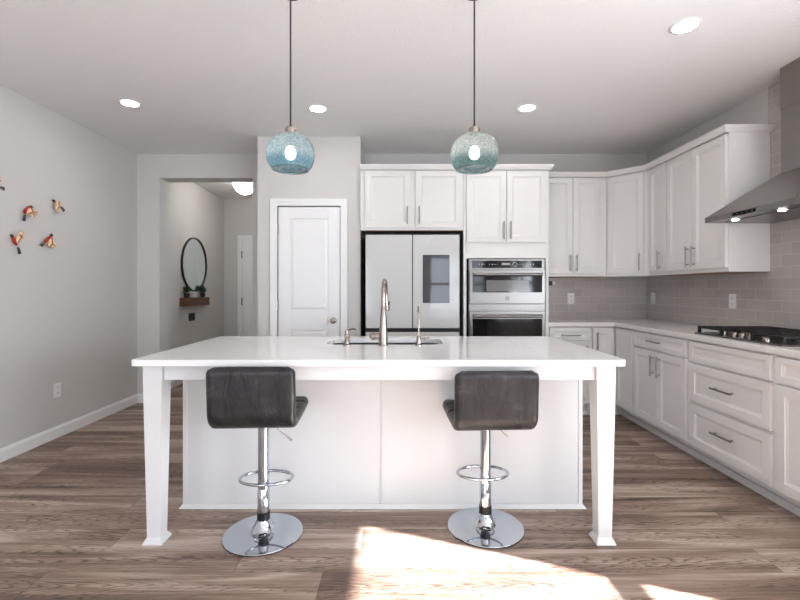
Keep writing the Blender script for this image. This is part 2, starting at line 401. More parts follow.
def base_run(name, p0, p1, n, h=.098, t=.014):
    """baseboard from p0 to p1 with room-side normal n"""
    p0, p1, n = V(*p0, 0), V(*p1, 0), V(*n, 0)
    prof = [(0, 0), (t, 0), (t, h*.78), (t*.45, h), (0, h)]
    bm = bmesh.new(); a = [bm.verts.new(p0+n*o+V(0,0,z)) for o, z in prof]; b = [bm.verts.new(p1+n*o+V(0,0,z)) for o, z in prof]
    k = len(prof)
    for i in range(k): bm.faces.new((a[i], a[(i+1) % k], b[(i+1) % k], b[i]))
    bm.faces.new(a); bm.faces.new(b[::-1]); return struct(name, bm, M['trimwhite'])
base_run('baseboard_left', (XL, YR), (XL, YB), (1, 0))
base_run('baseboard_hall_left', (XL, YB+.21), (XL, HY), (1, 0))
base_run('baseboard_back', (XL+.014, YB), (OX0, YB), (0, -1))
base_run('baseboard_hall_jamb', (OX0, YB), (OX0, YB+.21), (1, 0))
base_run('baseboard_pantry_left', (PX0, PY), (DX0-.075, PY), (0, -1))
base_run('baseboard_pantry_right', (DX1+.075, PY), (PX1, PY), (0, -1))
base_run('baseboard_hall_back', (XL+.014, HY), (-2.67, HY), (0, -1))

# tile backsplash
CT = .93   # perimeter worktop height
UZ0, UZ1 = 1.383, 2.41
struct('wall_back_tile', B((1.44, XR-.01, YB-.01, YB, CT+.0005, UZ0+.02)), M['tileX'])
struct('wall_right_tile', B((XR-.01, XR, 1.75, YB, CT+.0005, UZ0+.02), (XR-.01, XR, 1.75, 3.285, UZ0+.02, ZC)), M['tileY'])

# ------------------------------------------------------------------ cabinets
def pull(p, axis, length, out=.03, r=.0065):
    """bar pull centred at local p on a front face (facing -Y)"""
    bm = bmesh.new(); x, y, z = p; h = length/2; s = h-.022
    if axis == 'z':
        tube(bm, [(x, y-out, z-h), (x, y-out, z+h)], r, 12)
        for k in (-s, s): tube(bm, [(x, y, z+k), (x, y-out, z+k)], r*.8, 8)
    else:
        tube(bm, [(x-h, y-out, z), (x+h, y-out, z)], r, 12)
        for k in (-s, s): tube(bm, [(x+k, y, z), (x+k, y-out, z)], r*.8, 8)
    return bm
def front(root, kind, x0, x1, z0, z1, handle=None, y=-.02, hl=.172):
    """door or drawer; handle: ('z', x, zc) or ('x', x, z)"""
    bm = bmesh.new(); stile = .055 if z1-z0 > .2 else .034
    panel_front(bm, x0, x1, z0, z1, y, .0195, stile)
    d = obj(kind, bm, M['white'], root)
    if handle:
        obj('handle', pull((handle[1], y, handle[2]), handle[0], hl), M['pull'], d, smooth=True, label='satin nickel bar pull')
    return d
TK = .118
def base_cab(label, loc, rot, wd, depth, group='base cabinets', xa=0, ret=False):
    r = thing('base_cabinet', label, 'cabinet', loc, rot, group)
    obj('cabinet_body', B((xa, wd, 0, depth, TK, .891)), M['white'], r)
    obj('toe_kick', B((xa, wd, .105, .118, .0, TK), (xa, wd, .09, .105, .0, .045), *([(-.132, -.112, .002, .09, 0, TK)] if ret else [])), M['white'], r)
    return r
RX = 2.112
yf = [4.368, 4.02, 3.25, 2.505, 1.76]
rot = -PI/2
dep = XR-.012-RX
b = base_cab('narrow white corner base cabinet door without a pull, right of the inside corner', (RX, yf[0]-.03, 0), rot, yf[0]-.03-yf[1], dep, xa=-.55, ret=True)
front(b, 'door', .012, yf[0]-.03-yf[1]-.008, .138, .88)
wd = yf[1]-yf[2]
b = base_cab('white base cabinet with one drawer above two doors, left of the cooktop drawers', (RX, yf[1], 0), rot, wd, dep)
front(b, 'drawer', .022, wd-.022, .755, .88, ('x', wd/2-.02, .82))
front(b, 'door', .022, wd/2-.003, .138, .74, ('z', wd/2-.045, .625))
front(b, 'door', wd/2+.003, wd-.022, .138, .74, ('z', wd/2+.045, .625))
wd = yf[2]-yf[3]
b = base_cab('white base cabinet with two deep drawers under the gas cooktop', (RX, yf[2], 0), rot, wd, dep)
front(b, 'drawer_front', .02, wd-.016, .737, .88)
front(b, 'drawer', .02, wd-.016, .452, .722, ('x', wd/2, .595), hl=.19)
front(b, 'drawer', .02, wd-.016, .138, .43, ('x', wd/2, .30), hl=.19)
wd = yf[3]-yf[4]
b = base_cab('white base cabinet nearest the camera on the right, cut by the frame', (RX, yf[3], 0), rot, wd, dep)
front(b, 'drawer', .022, wd-.022, .737, .88, ('x', wd/2, .81))
front(b, 'door', .022, wd-.022, .138, .722, ('z', wd-.07, .6))
# back run, from the oven tower to the corner
BY = 4.36
TX0, TX1 = .613, 1.436
b = base_cab('white base cabinet with a top drawer beside the oven tower', (TX1+.003, BY, 0), 0, .427, YB-.012-BY)
front(b, 'drawer', .02, .427-.006, .755, .88, ('x', .215, .806), hl=.19)
front(b, 'door', .02, .427-.006, .138, .74, ('z', .37, .62))
b = base_cab('narrow white base cabinet with one door at the inside corner of the back wall', (TX1+.433, BY, 0), 0, RX-.006-TX1-.433, YB-.012-BY)
front(b, 'door', .008, RX-.022-TX1-.433-.01, .138, .88, ('z', .045, .752))

# worktop of the perimeter (L)
bm = bmesh.new(); prism(bm, [(TX1+.004, 4.32), (2.08, 4.32), (2.08, 1.76), (XR-.011, 1.76), (XR-.011, YB-.011), (TX1+.004, YB-.011)], .892, CT)
tag(obj('countertop', bm, M['quartz2'], bevel=.004), 'pale grey quartz worktop running round the corner under the tile', 'countertop')

# wall cabinets
UYF, UXF = 4.59, 2.405
def wall_cab(label, loc, rot, wd, depth, z0=UZ0, z1=UZ1, body=None, group='wall cabinets'):
    r = thing('wall_cabinet', label, 'cabinet', loc, rot, group)
    obj('cabinet_body', body or B((0, wd, 0, depth, z0, z1)), M['white'], r, bevel=.0015)
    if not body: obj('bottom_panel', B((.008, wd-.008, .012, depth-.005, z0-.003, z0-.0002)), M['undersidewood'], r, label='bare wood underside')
    return r
wz0, wz1 = 1.414, 2.392
hz = 1.52
wd = 2.125-TX1-.003
c = wall_cab('white wall cabinet with two doors just right of the oven tower', (TX1+.003, UYF, 0), 0, wd-.001, YB-.012-UYF)
front(c, 'door', .018, .331, wz0, wz1, ('z', .302, hz)); front(c, 'door', .336, wd-.078, wz0, wz1, ('z', .366, hz))
# diagonal corner cabinet
s = math.hypot(UXF-2.125, UYF-4.31)
bm = bmesh.new(); prism(bm, [(2.126, UYF), (UXF, 4.311), (XR-.012, 4.311), (XR-.012, YB-.012), (2.126, YB-.012)], UZ0, UZ1)
bmesh.ops.transform(bm, matrix=(Matrix.Translation((2.126, UYF, 0)) @ Matrix.Rotation(-PI/4, 4, 'Z')).inverted(), verts=bm.verts[:])
c = wall_cab('white diagonal wall cabinet with a single door across the corner', (2.126, UYF, 0), -PI/4, s, .3, body=bm)
front(c, 'door', .02, s-.042, wz0, wz1, ('z', s-.075, hz))
c = wall_cab('narrow white wall cabinet with one door right of the diagonal corner', (UXF, 4.309, 0), rot, .31, XR-.012-UXF)
front(c, 'door', .03, .302, wz0, wz1, ('z', .225, hz))
c = wall_cab('wide white wall cabinet with two doors beside the range hood', (UXF, 3.998, 0), rot, .736, XR-.012-UXF)
front(c, 'door', .006, .346, wz0, wz1, ('z', .315, hz)); front(c, 'door', (.356), .725, wz0, wz1, ('z', .39, hz))

# cabinet above the fridge
TY = 4.31
c = wall_cab('white wall cabinet with two doors above the refrigerator', (-.382, TY, 0), 0, TX0+.382-.002, YB-.012-TY, z0=1.822, z1=2.41)
x0 = .382
front(c, 'door', x0-.339, x0+.101, 1.846, 2.395, ('z', x0+.070, 1.963)); front(c, 'door', x0+.149, x0+.592, 1.846, 2.395, ('z', x0+.185, 1.963))
# tall oven cabinet: a carcass open for the oven
r = thing('oven_cabinet', 'tall white cabinet holding the built in ovens, right of the refrigerator', 'cabinet', (TX0, TY, 0))
W = TX1-TX0; Dp = YB-.012-TY
obj('cabinet_body', B((0, .03, 0, Dp, .1, 2.41), (W-.03, W, 0, Dp, .1, 2.41), (.03, W-.03, 0, Dp, 1.552, 2.41), (.03, W-.03, 0, Dp, .1, .36), (.03, W-.03, Dp-.02, Dp, .36, 1.552),
                      (0, W, .08, .1, 0, .1)), M['white'], r, bevel=.0015)
front(r, 'door', .0286, .4085, 1.707, 2.392, ('z', .3845, 1.82)); front(r, 'door', .4135, .795, 1.707, 2.392, ('z', .45, 1.82))
front(r, 'drawer', .03, W-.03, .13, .345, ('x', W/2, .24))

# crown mouldings
def crown(name, path, label, closed_ends=True):
    prof = [(0, 2.401), (.012, 2.401), (.016, 2.409), (.031, 2.434), (.034, 2.448), (0, 2.448)]
    P = [V(x, y, 0) for x, y in path]; n = len(P); off = []
    nr = []
    for a, b_ in zip(P, P[1:]):
        d = (b_-a).normalized(); nr.append(V(d.y, -d.x, 0))
    for i in range(n):
        if i == 0: off.append(nr[0])
        elif i == n-1: off.append(nr[-1])
        else:
            m_ = (nr[i-1]+nr[i]).normalized(); off.append(m_/m_.dot(nr[i]))
    bm = bmesh.new()
    rings = [[bm.verts.new(P[i]+off[i]*o+V(0, 0, z)) for o, z in prof] for i in range(n)]
    k = len(prof)
    for a, b_ in zip(rings, rings[1:]):
        for j in range(k): bm.faces.new((a[j], a[(j+1) % k], b_[(j+1) % k], b_[j]))
    bm.faces.new(rings[0]); bm.faces.new(rings[-1][::-1])
    return tag(obj(name, bm, M['white']), label, 'molding', 'crown mouldings')
crown('crown_molding', [(-.382, TY-.021), (TX1+.001, TY-.021), (TX1+.001, 4.55)], 'white crown moulding on top of the refrigerator and oven cabinets')
crown('crown_molding', [(TX1+.06, UYF-.021), (2.117, UYF-.021), (UXF-.021, 4.302), (UXF-.021, 3.261), (XR-.012, 3.261)], 'white crown moulding bending round the corner wall cabinets')

# ------------------------------------------------------------------ refrigerator
r = thing('refrigerator', 'white glass french door refrigerator with a dark screen, in its alcove', 'refrigerator', (.12, 4.25, 0))
obj('cabinet_body', B((-.45, .45, .042, .64, .03, 1.795)), M['fridgeside'], r, label='black refrigerator casing')
dl = obj('door', B((-.447, -.004, 0, .04, .882, 1.772)), M['fridge'], r, bevel=.003)
dr = obj('door', B((.004, .447, 0, .04, .882, 1.772)), M['fridge'], r, bevel=.003)
obj('screen', B((.0966, .352, -.003, .002, 1.122, 1.58)), M['screen'], dr, bevel=.001, label='dark grey glass touch screen')
obj('handle_recess', B((-.447, .447, .015, .044, .846, .882)), M['black'], r)
obj('drawer', B((-.447, .447, 0, .04, .46, .844)), M['fridge'], r, bevel=.003)
obj('drawer', B((-.447, .447, 0, .04, .06, .45)), M['fridge'], r, bevel=.003)

# ------------------------------------------------------------------ double oven
r = thing('double_wall_oven', 'stainless microwave and oven stack built into the tall white cabinet', 'oven', (1.0255, 4.29, 0))
k = .00961
obj('oven_body', B((-.36, .36, .022, .5, .37, 1.545), (-.3655, .3655, .0, .019, .375, 1.5385)), M['steel'], r)
cp = obj('control_panel', B((-.362, .362, -.012, .0, 1.444, 1.537)), M['steel'], r, bevel=.002)
ds = obj('display', B((-.335, .335, -.015, -.012, 1.456, 1.526)), M['blackglass'], cp, label='black glass control strip')
for i in range(22):
    if i in (3, 8, 9, 10, 11, 12, 14, 19): continue
    xx = -.27+i*.0245; hh = random.choice((.008, .012, .016))
    obj('touch_mark', B((xx, xx+random.choice((.006, .012, .015)), -.0158, -.015, 1.491-hh/2, 1.491+hh/2)), M['mark'], ds)
obj('clock_readout', B((-.05, .03, -.0158, -.015, 1.484, 1.506)), M['mark'], ds)
bm = bmesh.new(); tube(bm, [(.075+.02*math.cos(a*PI/12), -.0155, 1.491+.02*math.sin(a*PI/12)) for a in range(24)], .0018, 6, True)
obj('dial_mark', bm, M['mark'], ds)
def oven_door(name, z0, z1, wz0_, wz1_, hz_, inner):
    d = obj(name, B((-.362, .362, -.03, .0, z0, z1)), M['steel'], r, bevel=.004)
    wn_ = obj('window', B((-.332, .332, -.0325, -.03, wz0_, wz1_)), M['blackglass'], d, label='black glass oven window')
    if inner: obj('viewing_pane', B((-.2, .205, -.0332, -.0325, inner[0], inner[1])), M['ovenglass'], wn_, label='grey viewing pane')
    bm = bmesh.new(); tube(bm, [(-.325, -.07, hz_), (.325, -.07, hz_)], .0155, 16)
    for sx in (-.3, .3): tube(bm, [(sx, -.03, hz_), (sx, -.07, hz_)], .011, 10)
    obj('handle', bm, M['steel'], d, smooth=True, label='tubular steel handle')
    return d
up = oven_door('microwave_door', 1.113, 1.438, 1.222, 1.378, 1.392, (1.232, 1.34))
bm = bmesh.new(); tube(bm, [(.018*math.cos(a*PI/12), -.0315, 1.168+.018*math.sin(a*PI/12)) for a in range(24)], .0018, 6, True)
tube(bm, [(.01*math.cos(a)-.001, -.0315, 1.168+.01*math.sin(a)) for a in (.6, 1.2, 1.9, 2.6, 3.3, 4, 4.8, 5.5, 6.1)] + [(.002, -.0315, 1.168)], .0016, 6)
obj('emblem', bm, M['slot'], up, label='round script emblem')
obj('divider_panel', B((-.3655, .3655, -.012, .0, 1.052, 1.106)), M['steel'], r, bevel=.002)
oven_door('oven_door', .42, 1.043, .52, .972, .998, None)

# ------------------------------------------------------------------ cooktop
cy0, cy1, cx0, cx1 = 2.505, 3.25, 2.145, 2.675
r = thing('gas_cooktop', 'stainless gas cooktop with black cast iron grates on the right worktop', 'cooktop', ((cx0+cx1)/2, (cy0+cy1)/2, CT))
hx, hy = (cx1-cx0)/2, (cy1-cy0)/2
obj('cooktop_plate', B((-hx, hx, -hy, hy, .0005, .011)), M['steel'], r, bevel=.003)
burners = [(.12, -.24, .045), (-.06, -.26, .035), (.05, 0, .055), (.12, .24, .035), (-.06, .26, .045)]
for i, (bx_, by_, br) in enumerate(burners):
    bb = obj('burner', LT([(br*1.15, .011), (br*1.15, .02), (br, .022), (br, .03)], 24, (bx_, by_, 0)), M['steel'], r, smooth=True)
    obj('burner_cap', LT([(br*.9, .03), (br*.9, .037), (br*.75, .041)], 24, (bx_, by_, 0)), M['iron'], bb, smooth=True, label='black burner cap')
for gi in range(3):
    g0 = -hy+.008+gi*(2*hy-.016)/3; g1 = g0+(2*hy-.016)/3-.004
    gx0, gx1 = -hx+.015, hx-.01
    if gi == 1: gx0 = -hx+.11
    bm = bmesh.new(); t = .012; zt0, zt1 = .043, .056
    bx(bm, gx0, gx0+t, g0, g1, zt0, zt1); bx(bm, gx1-t, gx1, g0, g1, zt0, zt1)
    bx(bm, gx0+t, gx1-t, g0, g0+t, zt0, zt1); bx(bm, gx0+t, gx1-t, g1-t, g1, zt0, zt1)
    for q in (.3, .5, .7): bx(bm, gx0+t, gx1-t, g0+(g1-g0)*q-.005, g0+(g1-g0)*q+.005, zt0+.001, zt1+.001)
    for q in (.33, .66): bx(bm, gx0+(gx1-gx0)*q-.005, gx0+(gx1-gx0)*q+.005, g0+t, g1-t, zt0+.002, zt1+.002)
    for fx_ in (gx0, gx1-.018):
        for fy_ in (g0, g1-.018): bx(bm, fx_, fx_+.018, fy_, fy_+.018, .011, zt0)
    obj('grate', bm, M['iron'], r, bevel=.002)
for ky in (3.02, 2.925, 2.86, 2.79, 2.66):
    kx = 2.195 if ky > 2.7 else 2.185
    obj('knob', LT([(.021, .011), (.021, .02), (.018, .036), (.016, .04)], 20, (kx-(cx0+cx1)/2, ky-(cy0+cy1)/2, 0)), M['nickel'], r, smooth=True)

# ------------------------------------------------------------------ range hood
hx0, hy0, hy1 = 2.218, 2.505, 3.245
r = thing('range_hood', 'stainless steel chimney range hood over the cooktop', 'range hood', (XR-.01, (hy0+hy1)/2, 1.733))
X0, X1, YH = hx0-(XR-.01), 0, (hy1-hy0)/2
bm = bmesh.new()
cw, cdp = .135, .139
frustum(bm, (X0, X1, -YH, YH, .0361), (-cdp, X1, -cw, cw, .305))
obj('canopy', bm, M['hoodsteel'], r)
obj('lip', B((X0, X1, -YH, YH, 0, .036)), M['steel'], r)
obj('chimney', B((-cdp, X1, -cw, cw, (.306), .73)), M['hoodsteel'], r)
obj('chimney_sleeve', B((-cdp-.003, X1, -cw-.003, cw+.003, (.731), ZC-1.733-.001)), M['hoodsteel'], r)
bm = B((X0-.002, X0, -.094, .105, .007, .028))
pn = obj('control_panel', bm, M['mattblack'], r)
for q in range(5): obj('button', B((X0-.0028, X0-.002, -.07+q*.042, -.066+q*.042, .0155, .0195)), M['mark'], pn)
obj('filter', B((X0+.1, X1-.05, -YH+.06, YH-.06, -.004, 0)), M['steel'], r)
for ly in (3.08, 2.70):
    obj('lamp_lens', LT([(.019, -.004), (.02, -.0005)], 20, (2.315-(XR-.01), ly-(hy0+hy1)/2, 0)), M['hoodlamp'], r, label='lit round hood lamp')

# ------------------------------------------------------------------ island
IX0, IX1, IY0, IY1 = -1.299, 1.090, 2.142, 3.215
icx = (IX0+IX1)/2
r = thing('kitchen_island', 'white kitchen island with tapered legs and an overhang for stools', 'island', (0, 0, 0))
obj('cabinet_body', B((-1.243, 1.045, 2.585, 3.19, .0, .64), (-1.243, 1.045, 2.585, 2.66, .64, .882), (-1.243, 1.045, 3.15, 3.19, .64, .882), (-1.243, -.52, 2.66, 3.15, .64, .882), (.33, 1.045, 2.66, 3.15, .64, .882)), M['islandwhite'], r)
seam = (379.8-CX)*2.56/F
obj('back_panel', B((-1.246, seam-.01, 2.565, 2.585, 0, .882)), M['islandwhite'], r)
obj('back_panel', B((seam+.01, 1.048, 2.565, 2.585, 0, .882)), M['islandwhite'], r)
obj('batten', B((seam-.0095, seam+.0095, 2.574, 2.585, .02, .882)), M['islandwhite'], r)
for xx in (-1.246, 1.048-.022): obj('corner_batten', B((xx, xx+.022, 2.56, 2.565, .0, .882)), M['islandwhite'], r)
bm = bmesh.new()
def shoe(bm, x0, x1, y1, hgt=.02, t=.018):
    v = [bm.verts.new(p) for p in ((x0-t, y1-t, 0), (x1+t, y1-t, 0), (x1+t, y1, 0), (x0-t, y1, 0), (x0-.002, y1-.002, hgt), (x1+.002, y1-.002, hgt), (x1+.002, y1, hgt), (x0-.002, y1, hgt))]
    for f in ((3,2,1,0),(4,5,6,7),(0,1,5,4),(1,2,6,5),(2,3,7,6),(3,0,4,7)): bm.faces.new([v[i] for i in f])
shoe(bm, -1.246, 1.048, 2.562)
obj('base_shoe', bm, M['islandwhite'], r)
def leg(x0, x1):
    y0, y1 = 2.182, 2.278; xm, ym = (x0+x1)/2, (y0+y1)/2; h = .046; hb = .033
    bm = bmesh.new(); bx(bm, xm-h, xm+h, ym-h, ym+h, .80, .882)
    frustum(bm, (xm-hb, xm+hb, ym-hb, ym+hb, .025), (xm-h, xm+h, ym-h, ym+h, .7995))
    bmesh.ops.remove_doubles(bm, verts=bm.verts[:], dist=.0008)
    l = obj('leg', bm, M['islandwhite'], r, bevel=.0015)
    bm = bmesh.new(); frustum(bm, (xm-.047, xm+.047, ym-.05, ym+.05, .0), (xm-.047, xm+.047, ym-.05, ym+.05, .005)); frustum(bm, (xm-.047, xm+.047, ym-.05, ym+.05, .0051), (xm-.034, xm+.034, ym-.034, ym+.034, .03))
    obj('foot', bm, M['islandwhite'], l)
leg(-1.262, -1.166); leg(.963, 1.059)
obj('apron', B((-1.166, .963, 2.205, 2.225, .806, .882)), M['islandwhite'], r)
obj('apron', B((-1.236, -1.216, 2.277, 2.56, .806, .882)), M['islandwhite'], r)
obj('apron', B((1.013, 1.033, 2.277, 2.56, .806, .882)), M['islandwhite'], r)
# worktop with a sink cut-out
SX0, SX1, SY0, SY1 = -.462, .272, 2.735, 3.085
bm = bmesh.new()
def loop(pts, z):
    v = [bm.verts.new((x, y, z)) for x, y in pts]; return [bm.edges.new((v[i], v[(i+1) % len(v)])) for i in range(len(v))]
e = loop(rrect(IX0, IX1, IY0, IY1, .02), .914) + loop(rrect(SX0, SX1, SY0, SY1, .09, 8), .914)
g = bmesh.ops.triangle_fill(bm, edges=e, use_beauty=True)
fs = [f for f in bm.faces]
ex = bmesh.ops.extrude_face_region(bm, geom=fs)
for v in [q for q in ex['geom'] if isinstance(q, bmesh.types.BMVert)]: v.co.z = .8835
tag(obj('countertop', bm, M['quartz'], bevel=.003), 'white quartz top of the kitchen island with a sink cut out', 'countertop')
bm = bmesh.new()
rr = [rrect(SX0-.004, SX1+.004, SY0-.004, SY1+.004, .09, 8), rrect(SX0, SX1, SY0, SY1, .088, 8), rrect(SX0+.012, SX1-.012, SY0+.012, SY1-.012, .08, 8)]
rings = [[bm.verts.new((x, y, z)) for x, y in p] for p, z in ((rr[0], .8828), (rr[1], .8828), (rr[1], .86), (rr[2], .68))]
outer = [[bm.verts.new((x, y, z)) for x, y in p] for p, z in ((rr[0], .8828), (rr[0], .67))]
for a, b_ in zip(rings, rings[1:]):
    for q in range(len(a)): bm.faces.new((a[q], a[(q+1) % len(a)], b_[(q+1) % len(a)], b_[q]))
bm.faces.new(rings[-1])
for q in range(len(outer[0])): bm.faces.new((outer[0][q], outer[1][q], outer[1][(q+1) % len(outer[0])], outer[0][(q+1) % len(outer[0])]))
bm.faces.new(outer[1]); bmesh.ops.remove_doubles(bm, verts=bm.verts[:], dist=.0001)
tag(obj('sink', bm, M['steel'], smooth=True), 'undermount stainless sink in the island top behind the faucet', 'sink')

# faucets on the island top
ZT = .9142
r = thing('kitchen_faucet', 'tall brushed nickel gooseneck faucet at the island sink', 'faucet', (-.1, 2.672, ZT))
obj('faucet_body', LT([(.031, 0), (.031, .008), (.027, .012), (.025, .08), (.02, .16), (.0145, .235), (.0125, .24)], 28), M['nickel'], r, smooth=True)
arc = [(0, 0, .235), (0, 0, .31)] + [(.009*(1-math.cos(a))/2, .1*(1-math.cos(a)), .31+.085*math.sin(a)) for a in [PI*i/14 for i in range(1, 14)]]
arc += [(.01, .2, .30)]
obj('spout', T(arc, .0125, 14), M['nickel'], r, smooth=True)
hd = obj('spray_head', T([(.01, .2, .302), (.011, .203, .27), (.013, .208, .225), (.014, .21, .2)], [.0135, .0145, .019, .0185], 16), M['nickel'], r, smooth=True)
obj('spray_button', B((.028, .034, .2, .21, .235, .262)), M['slot'], hd)
lv = obj('lever', T([(-.022, 0, .058), (-.05, 0, .058), (-.051, 0, .058), (-.07, 0, .058), (-.071, 0, .058), (-.083, 0, .058)], [.02, .02, .023, .023, .018, .012], 18), M['nickel'], r, smooth=True)
r = thing('soap_dispenser', 'small brushed nickel soap dispenser left of the tall faucet', 'dispenser', (-.318, 2.672, ZT))
obj('dispenser_body', LT([(.024, 0), (.024, .007), (.015, .012), (.0145, .05), (.016, .055), (.016, .066), (.011, .07), (.0105, .094), (.006, .097)], 24), M['nickel'], r, smooth=True)
obj('spout', T([(0, 0, .088), (.018, .022, .098), (.038, .045, .099), (.048, .055, .092)], [.006, .005, .0045, .004], 10), M['nickel'], r, smooth=True)
r = thing('filter_faucet', 'thin brushed nickel water filter tap right of the tall faucet', 'faucet', (.112, 2.672, ZT))
obj('faucet_body', LT([(.021, 0), (.021, .006), (.014, .012), (.0135, .05), (.009, .06), (.006, .064)], 24), M['nickel'], r, smooth=True)
obj('spout', T([(0, 0, .06), (0, 0, .195), (0, .01, .22), (0, .035, .235), (0, .06, .222), (0, .07, .2)], [.0055, .0048, .0048, .0048, .0048, .0055], 12), M['nickel'], r, smooth=True)
obj('lever', T([(.01, 0, .038), (.03, 0, .04), (.034, 0, .04), (.045, -.004, .046), (.06, -.01, .05)], [.008, .008, .011, .006, .005], 12), M['nickel'], r, smooth=True)

# ------------------------------------------------------------------ bar stools
def shell():
    """L-shaped padded shell; local +Y is the sitter's forward. returns (seat bmesh, backrest bmesh)"""
    sl, bl, R, lean = .355, .21, .06, math.radians(4)
    path = []
    def P(y, z, ny, nz): path.append((y, z, ny, nz))
    ns = 20
    for i in range(ns): q = i/(ns-1); P(sl*(1-q), 0.012*(1-q)**2*1.0, 0, 1)
    for i in range(1, 9):
        a = (PI/2+lean)*i/9; P(-R*math.sin(a), R*(1-math.cos(a)), math.sin(a), math.cos(a))
    a = PI/2+lean; y0, z0 = -R*math.sin(a), R*(1-math.cos(a)); dy, dz = -math.cos(a)*-1, math.sin(a)
    dy = math.cos(a)
    nb = 16
    for i in range(nb): q = i/(nb-1); P(y0+dy*bl*q, z0+dz*bl*q, math.sin(a), math.cos(a))
    n = len(path)
    # arc length
    s = [0]
    for p, q in zip(path, path[1:]): s.append(s[-1]+math.hypot(q[0]-p[0], q[1]-p[1]))
    S = s[-1]; HW, t, rc, nu = .2035, .029, .035, 26
    us = [-math.cos(PI*j/nu) for j in range(nu+1)]
    def grid(side):
        G = []
        for i, (y, z, ny, nz) in enumerate(path):
            d = min(s[i], S-s[i])
            hw = HW if d > rc else HW-rc+math.sqrt(max(rc*rc-(rc-d)**2, 0))
            ed = min(1, d/.028); e1 = math.sqrt(max(1-(1-ed)**2, 0))
            row_ = []
            for u in us:
                x = u*hw; du = min(1, (1-abs(u))*hw/.026); e2 = math.sqrt(max(1-(1-du)**2, 0))
                h = t*min(e1, 1)*e2
                if side > 0 :
                    gph = abs(math.sin(s[i]/S*PI*6.0)); h *= (.62+.38*min(1, gph*1.9))
                row_.append(V(x, y+ny*h*side, z+nz*h*side))
            G.append(row_)
        return G
    A, Bg = grid(1), grid(-1)
    out = []
    split = ns-4
    for lo, hi in ((0, split), (split, n-1)):
        bm = bmesh.new()
        for G in (A, Bg):
            vv = [[bm.verts.new(p) for p in G[i]] for i in range(lo, hi+1)]
            for a_, b_ in zip(vv, vv[1:]):
                for j in range(nu): bm.faces.new((a_[j], a_[j+1], b_[j+1], b_[j]))
        bmesh.ops.remove_doubles(bm, verts=bm.verts[:], dist=.0004)
        bmesh.ops.transform(bm, matrix=Matrix.Translation((0, -.155, 0)), verts=bm.verts[:])
        out.append(bm)
    return out
def make_stool(label, loc, rz, sz=.622):
    r = thing('bar_stool', label, 'stool', loc, rz, 'adjustable bar stools at the island')
    se, ba = shell()
    for nm, bm in (('seat', se), ('backrest', ba)):
        bmesh.ops.transform(bm, matrix=Matrix.Translation((0, 0, sz)), verts=bm.verts[:])
        obj(nm, bm, M['leather'], r, smooth=60)
    obj('base', LT([(.196, .0035), (.199, .005), (.197, .0075), (.17, .012), (.12, .016), (.088, .02), (.07, .026), (.056, .036), (.046, .05), (.038, .066), (.034, .078)], 64), M['chrome'], r, smooth=True)
    obj('rubber_rim', LT([(.199, 0), (.2, .0015), (.199, .0034)], 64), M['black'], r, smooth=True, label='black rubber rim under the base')
    obj('collar', LT([(.0325, .078), (.0325, .116)], 28), M['black'], r, smooth=True, label='black plastic collar')
    obj('column', LT([(.028, .116), (.03, .118), (.03, .235), (.0285, .237)], 28), M['chrome'], r, smooth=True)
    obj('sleeve', LT([(.0282, .237), (.0282, sz-.06), (.05, sz-.05), (.09, sz-.037), (.09, sz-.033)], 28), M['chrome'], r, smooth=True)
    ring = []
    for i in range(36):
        a = 2*PI*i/36; ring.append(((.136)*math.cos(a), .06+.092*math.sin(a), .262))
    bm = T(ring, .0085, 10, True); tube(bm, [(0, 0, .255), (0, 0, .277)], .03, 12)
    obj('footrest', bm, M['chrome'], r, smooth=True)
    obj('lever', T([(.03, .03, sz-.036), (.068, .04, .525), (.09, .045, .50), (.135, .05, .46)], [.004, .004, .004, .0065], 8), M['pull'], r, smooth=True)
    return r
s1 = make_stool('dark leather bar stool with a chrome base, standing left of the island seam', (-.70, 2.288, 0), .05)
s2 = make_stool('dark leather bar stool with a chrome base, standing right of the island seam', (.45, 2.352, 0), math.radians(3), .592)

# ------------------------------------------------------------------ pendants
def pendant(label, x, glass):
    y, zc = 2.225, 1.929
    r = thing('pendant_light', label, 'pendant light', (x, y, zc), 0, 'glass pendants over the island')
    obj('ceiling_canopy', LT([(.03, ZC-zc-.025), (.055, ZC-zc-.018), (.058, ZC-zc)], 32), M['cord'], r, smooth=True)
    obj('cord', T([(0, 0, .14), (0, 0, ZC-zc-.03)], .0042, 10), M['cord'], r, smooth=True)
    obj('socket', LT([(.026, .096), (.027, .1), (.027, .128), (.02, .134), (.008, .142)], 28), M['nickel'], r, smooth=True)
    prof = [(.086, -.078), (.095, -.073), (.105, -.06), (.115, -.035), (.119, -.005), (.117, .022), (.108, .05), (.09, .073), (.064, .09), (.04, .098), (.025, .1)]
    sh = obj('glass_shade', LT(prof, 56, cap0=False, cap1=False), glass, r, smooth=True, label='round crackled glass shade, open below')
    obj('rim', T([(.0875*math.cos(2*PI*q/48), .0875*math.sin(2*PI*q/48), -.0775) for q in range(48)], .0035, 8, True), M['rimglass'], sh, smooth=True, label='deep teal glass rim')
    obj('lamp_holder', LT([(.014, .034), (.016, .04), (.016, .096)], 24), M['nickel'], r, smooth=True)
    obj('bulb', LT([(.004, -.028), (.016, -.023), (.024, -.01), (.025, .003), (.022, .018), (.014, .0335)], 24), M['bulb'], r, smooth=True, label='lit bulb')
    return r
pendant('blue crackled glass pendant lamp hanging over the left stool', -.546, M['glassblue'])
pendant('clear smoky glass pendant lamp with a teal rim hanging over the right stool', .371, M['glassclear'])

